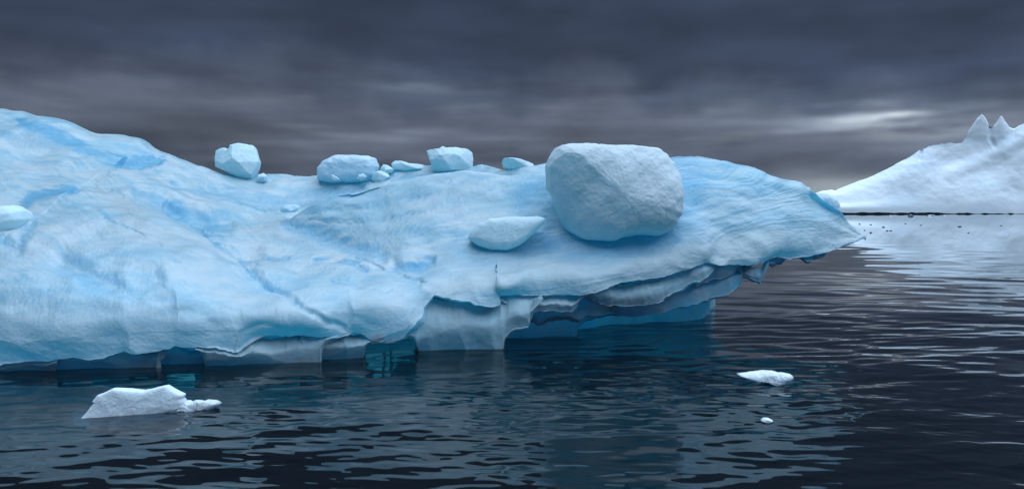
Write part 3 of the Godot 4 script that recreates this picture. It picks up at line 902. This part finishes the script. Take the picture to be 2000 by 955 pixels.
func make_blocks() -> void:
	var o: MeshInstance3D
	o = block("ice_boulder", [[1066, 325], [1070, 310], [1082, 290], [1095, 283], [1160, 281], [1210, 284], [1280, 295], [1298, 303], [1312, 320], [1325, 350], [1332, 385], [1330, 420], [1322, 428], [1319, 438], [1302, 452], [1280, 459], [1250, 458], [1215, 466], [1200, 473], [1180, 475], [1160, 470], [1145, 468], [1110, 450], [1095, 425], [1085, 395], [1070, 365]], 20.2, 2.0, "snow_ice", Color(0.78, 0.80, 0.82), 1.0, [[Vector3(-0.42, -0.30, 0.86), 0.84], [Vector3(0.22, 0.40, 0.87), 0.90]], 1, 170)
	tag(o, "big rounded white boulder of snowy ice perched on the iceberg's slope", "ice boulder")
	o = block("ice_slab", [[915, 465], [918, 455], [935, 437], [955, 427], [1000, 424], [1050, 423], [1066, 427], [1058, 440], [1040, 458], [1015, 478], [990, 488], [960, 488], [935, 480]], 19.7, 0.8, "smooth_ice", Color(0.75, 0.84, 0.88), 0.42, [[Vector3(0, 0.3, 0.95), 0.32]], 2, 80)
	tag(o, "smooth lens-shaped ice slab lying beside the big boulder", "ice slab")
	o = block("ice_block", [[-70, 430], [-40, 408], [0, 402], [28, 402], [45, 412], [51, 428], [44, 445], [25, 462], [0, 475], [-40, 478], [-70, 460]], 18.6, 0.9, "smooth_ice", Color(0.75, 0.84, 0.88), 0.48, [], 3, 70)
	tag(o, "rounded pale ice block below the blue crack on the high slope", "ice block")
	o = block("ice_block_001", [[416, 308], [418, 294], [436, 289], [448, 293], [456, 289], [454, 284], [470, 281], [490, 283], [497, 290], [500, 304], [505, 317], [501, 332], [492, 352], [484, 356], [470, 347], [440, 334], [420, 325], [422, 318]], 25.6, 0.9, "white_ice", Color(0.75, 0.84, 0.88), 0.60, [[Vector3(-0.5, 0.35, 0.75), 0.36]], 4, 70)
	tag(o, "jagged upright ice block tilted at the foot of the high slope", "ice block")
	o = block("ice_block_002", [[620, 338], [622, 328], [634, 315], [655, 306], [690, 303], [718, 306], [733, 310], [738, 325], [734, 342], [720, 354], [680, 358], [640, 357], [622, 352]], 25.6, 1.1, "smooth_ice", Color(0.70, 0.79, 0.87), 0.8, [], 5, 70)
	tag(o, "wide dome-shaped ice block on the iceberg's ridge", "ice block")
	o = block("ice_block_003", [[830, 292], [845, 292], [858, 291], [864, 285], [872, 289], [890, 288], [912, 291], [922, 297], [924, 312], [922, 330], [880, 336], [845, 334], [842, 318], [836, 305]], 25.1, 1.0, "white_ice", Color(0.75, 0.84, 0.88), 0.54, [], 6, 60)
	tag(o, "flat-topped castle-like ice block with a small peak on the ridge", "ice block")
	o = block("ice_block_004", [[980, 318], [983, 310], [998, 308], [1020, 312], [1040, 320], [1046, 328], [1010, 332], [984, 328]], 23.2, 0.7, "white_ice", Color(0.75, 0.84, 0.88), 0.48, [], 7, 44)
	tag(o, "low wedge-shaped ice block on the crest beside the big boulder", "ice block")
	o = block("ice_block_005", [[763, 320], [770, 314], [785, 315], [800, 320], [825, 321], [830, 330], [790, 334], [766, 330]], 25.8, 0.6, "white_ice", Color(0.75, 0.84, 0.88), 0.54, [], 8, 40)
	tag(o, "thin low ice block between the dome and the castle-like block", "ice block")
	o = block("ice_chunk", [[724, 350], [728, 338], [742, 333], [756, 339], [761, 345], [750, 354], [735, 357]], 25.0, 0.45, "white_ice", Color(0.75, 0.84, 0.88), 0.48, [], 9, 36)
	tag(o, "round ice chunk in front of the dome block's end", "ice chunk", "ice chunks on the ridge")
	o = block("ice_chunk_001", [[742, 330], [748, 321], [757, 323], [768, 330], [764, 338], [745, 338]], 25.5, 0.4, "white_ice", Color(0.75, 0.84, 0.88), 0.54, [], 10, 32)
	tag(o, "pointed ice chunk leaning at the end of the dome block", "ice chunk", "ice chunks on the ridge")
	o = block("ice_chunk_002", [[644, 343], [648, 341], [658, 346], [664, 352], [650, 353]], 24.7, 0.25, "white_ice", Color(0.74, 0.81, 0.87), 0.9, [], 11, 26)
	tag(o, "small triangular ice chunk before the middle of the dome block", "ice chunk", "ice chunks on the ridge")
	o = block("ice_chunk_003", [[696, 350], [701, 341], [709, 339], [716, 345], [706, 352]], 24.7, 0.25, "white_ice", Color(0.74, 0.81, 0.87), 0.9, [], 12, 26)
	tag(o, "small upright ice chunk before the dome block beside the round chunk", "ice chunk", "ice chunks on the ridge")
	o = block("ice_chunk_004", [[501, 352], [504, 342], [514, 338], [520, 345], [518, 354], [506, 357]], 25.3, 0.3, "white_ice", Color(0.72, 0.80, 0.87), 0.9, [], 13, 26)
	tag(o, "small ice chunk at the foot of the jagged upright block", "ice chunk", "ice chunks on the ridge")
	o = block("ice_chunk_005", [[546, 410], [556, 401], [575, 400], [586, 404], [574, 414], [552, 415]], 21.9, 0.35, "white_ice", Color(0.70, 0.79, 0.86), 0.8, [], 14, 30)
	tag(o, "flat ice chunk lying in the hollow between the two ice humps", "ice chunk", "ice chunks on the ridge")
	o = block("ice_block_006", [[1575, 385], [1590, 378], [1606, 378], [1622, 386], [1632, 400], [1634, 418], [1610, 425], [1575, 420]], 23.1, 1.0, "smooth_ice", Color(0.68, 0.77, 0.85), 0.8, [], 15, 44)
	tag(o, "smooth pale ice knob standing behind the pointed prow", "ice block")

func shelf(outline: Array, y_top: float, thick: float, parent: Node, seed_: int) -> MeshInstance3D:
	# the part of a floating piece that lies just under the water; outline traced where it shows
	var pts := PackedVector3Array()
	var c := Vector3()
	for o in outline:
		var d := shore(o[1]) * K
		var p := Vector3((o[0] - 1000.0) / F * d / (cos(theta) + (477.5 - o[1]) / F * sin(theta)), 0, -d)
		pts.append(p)
		c += p
	c /= pts.size()
	var n := pts.size()
	var prof := [[0.02, 0.0], [0.5, 0.0], [0.85, -0.02], [1.0, -0.3], [0.97, -0.7], [0.75, -1.0], [0.02, -1.1]]
	var cols := n * 8
	var rows := prof.size() * 3 - 2
	var pos := PackedVector3Array()
	var m: FastNoiseLite = noise["mid"]
	for i in cols:
		var t := float(i) / (cols - 1) * n
		var k := int(t) % n
		var fr := t - int(t)
		var a := pts[(k + n - 1) % n]
		var b := pts[k]
		var d := pts[(k + 1) % n]
		var e := pts[(k + 2) % n]
		var rim := 0.5 * ((2.0 * b) + (d - a) * fr + (2.0 * a - 5.0 * b + 4.0 * d - e) * fr * fr + (3.0 * b - a - 3.0 * d + e) * fr * fr * fr) - c
		rim *= 1.0 + 0.08 * m.get_noise_2d(rim.x * 3.0 + seed_ * 9.0, rim.z * 3.0)
		for j in rows:
			var pj := mini(j / 3, prof.size() - 2)
			var g: float = (j - pj * 3) / 3.0
			var rr: float = lerpf(prof[pj][0], prof[pj + 1][0], g)
			pos.append(rim * rr + Vector3(0, y_top + thick * lerpf(prof[pj][1], prof[pj + 1][1], g) + 0.03 * m.get_noise_2d(rim.x * rr * 2.0, rim.z * rr * 2.0), 0))
	var flat := func(_p: Vector3, _n: Vector3, _c: int, _r: int) -> float: return 0.0
	var col := func(p: Vector3, _n: Vector3) -> Color: return Color(0.66, 0.72, 0.76) * (1.0 + 0.1 * m.get_noise_3dv(p * 3.0))
	var o := part("submerged_shelf", mesh_from(pos, cols, rows, col, flat, 100000, 100000, false), mats["white_ice"], parent)
	o.position = c
	return o

func floe(called: String, label: String) -> Node3D:
	var t := Node3D.new()
	t.name = called
	add_child(t)
	tag(t, label, "floating ice")
	return t

func make_floes() -> void:
	var t := floe("floating_ice", "white floating ice piece with a flat hump and a low jagged tail")
	block("ice_hump", [[160, 818], [178, 800], [192, 780], [188, 779], [198, 767], [226, 756], [250, 759], [280, 763], [303, 758], [320, 755], [331, 764], [342, 771], [352, 777], [346, 780], [352, 790], [350, 803], [300, 814], [240, 822], [200, 828], [165, 828]], shore(807.0), 0.24, "floe_ice", Color(0.74, 0.80, 0.84), 0.35, [[Vector3(0, 0.05, 1.0), 0.07]], 20, 110, t, -0.24)
	block("ice_tail", [[318, 796], [340, 783], [352, 786], [364, 782], [372, 786], [384, 783], [404, 783], [424, 790], [410, 800], [370, 806], [325, 808]], shore(800.0), 0.16, "floe_ice", Color(0.70, 0.75, 0.79), 1.6, [], 24, 70, t, -0.2)
	shelf([[133, 803], [150, 797], [190, 795], [300, 792], [380, 788], [412, 792], [405, 801], [350, 812], [280, 824], [200, 829], [145, 826], [140, 815]], -0.05, 0.16, t, 1)
	t = floe("floating_ice_001", "thin white floating ice plate tilted on the open dark water")
	block("ice_top", [[1438, 731], [1465, 730], [1486, 729], [1490, 726], [1510, 726], [1530, 730], [1541, 731], [1550, 738], [1536, 739], [1534, 746], [1518, 753], [1508, 751], [1500, 745], [1470, 741]], shore(749.0), 0.34, "floe_ice", Color(0.78, 0.82, 0.86), 1.1, [[Vector3(0, 0.3, 0.95), 0.08]], 21, 80, t)
	shelf([[1434, 744], [1450, 738], [1500, 737], [1540, 740], [1552, 744], [1538, 752], [1510, 758], [1460, 756]], -0.04, 0.16, t, 2)
	t = floe("floating_ice_002", "tiny white ice bit floating alone on the black water")
	block("ice_top", [[1487, 822], [1492, 817], [1503, 817], [1510, 821], [1503, 826], [1492, 825]], shore(823.0), 0.12, "floe_ice", Color(0.78, 0.82, 0.86), 0.8, [], 22, 30, t)
	# brash: small bits of ice floating before the far iceberg
	var bits := [[1780, 422.5, 12, 4.0, 0], [1740, 421.8, 10, 1.8, 1], [1820, 421.6, 22, 2.0, 1], [1846, 421.4, 10, 1.6, 1], [1680, 438, 5, 1.6, 0], [1702, 439, 5, 1.6, 0], [1727, 444, 7, 2.0, 0], [1734, 451, 6, 1.8, 0], [1741, 451, 7, 1.8, 0], [1702, 455, 5, 2.2, 0], [1690, 450, 4, 1.5, 0], [1770, 437, 4, 1.6, 0], [1876, 443, 9, 2.4, 0], [1893, 455, 4, 1.5, 0], [1800, 440, 4, 1.4, 0], [1957, 441, 5, 1.4, 0]]
	for k in bits.size():
		var b: Array = bits[k]
		var x: float = b[0]
		var y: float = b[1]
		var w: float = b[2] / 2.0
		var hh: float = b[3]
		var dark: bool = b[4] == 0
		var o := block("brash_ice" if k == 0 else "brash_ice_%03d" % k, [[x - w, y], [x - w * 0.4, y - hh * 0.7], [x + w * 0.15, y - hh], [x + w * 0.7, y - hh * 0.5], [x + w, y], [x, y + hh * 0.5]], shore(y), shore(y) * K / F * w, "clear_ice" if dark else "white_ice", Color(0.10, 0.16, 0.20) if dark else Color(0.78, 0.82, 0.86), 1.0, [], 30 + k, 14)
		tag(o, "small dark clear ice bit floating before the two-peaked iceberg" if dark else "low white ice bit floating at the foot of the two-peaked iceberg", "ice bit", "dark ice bits on the water" if dark else "white ice bits on the water")
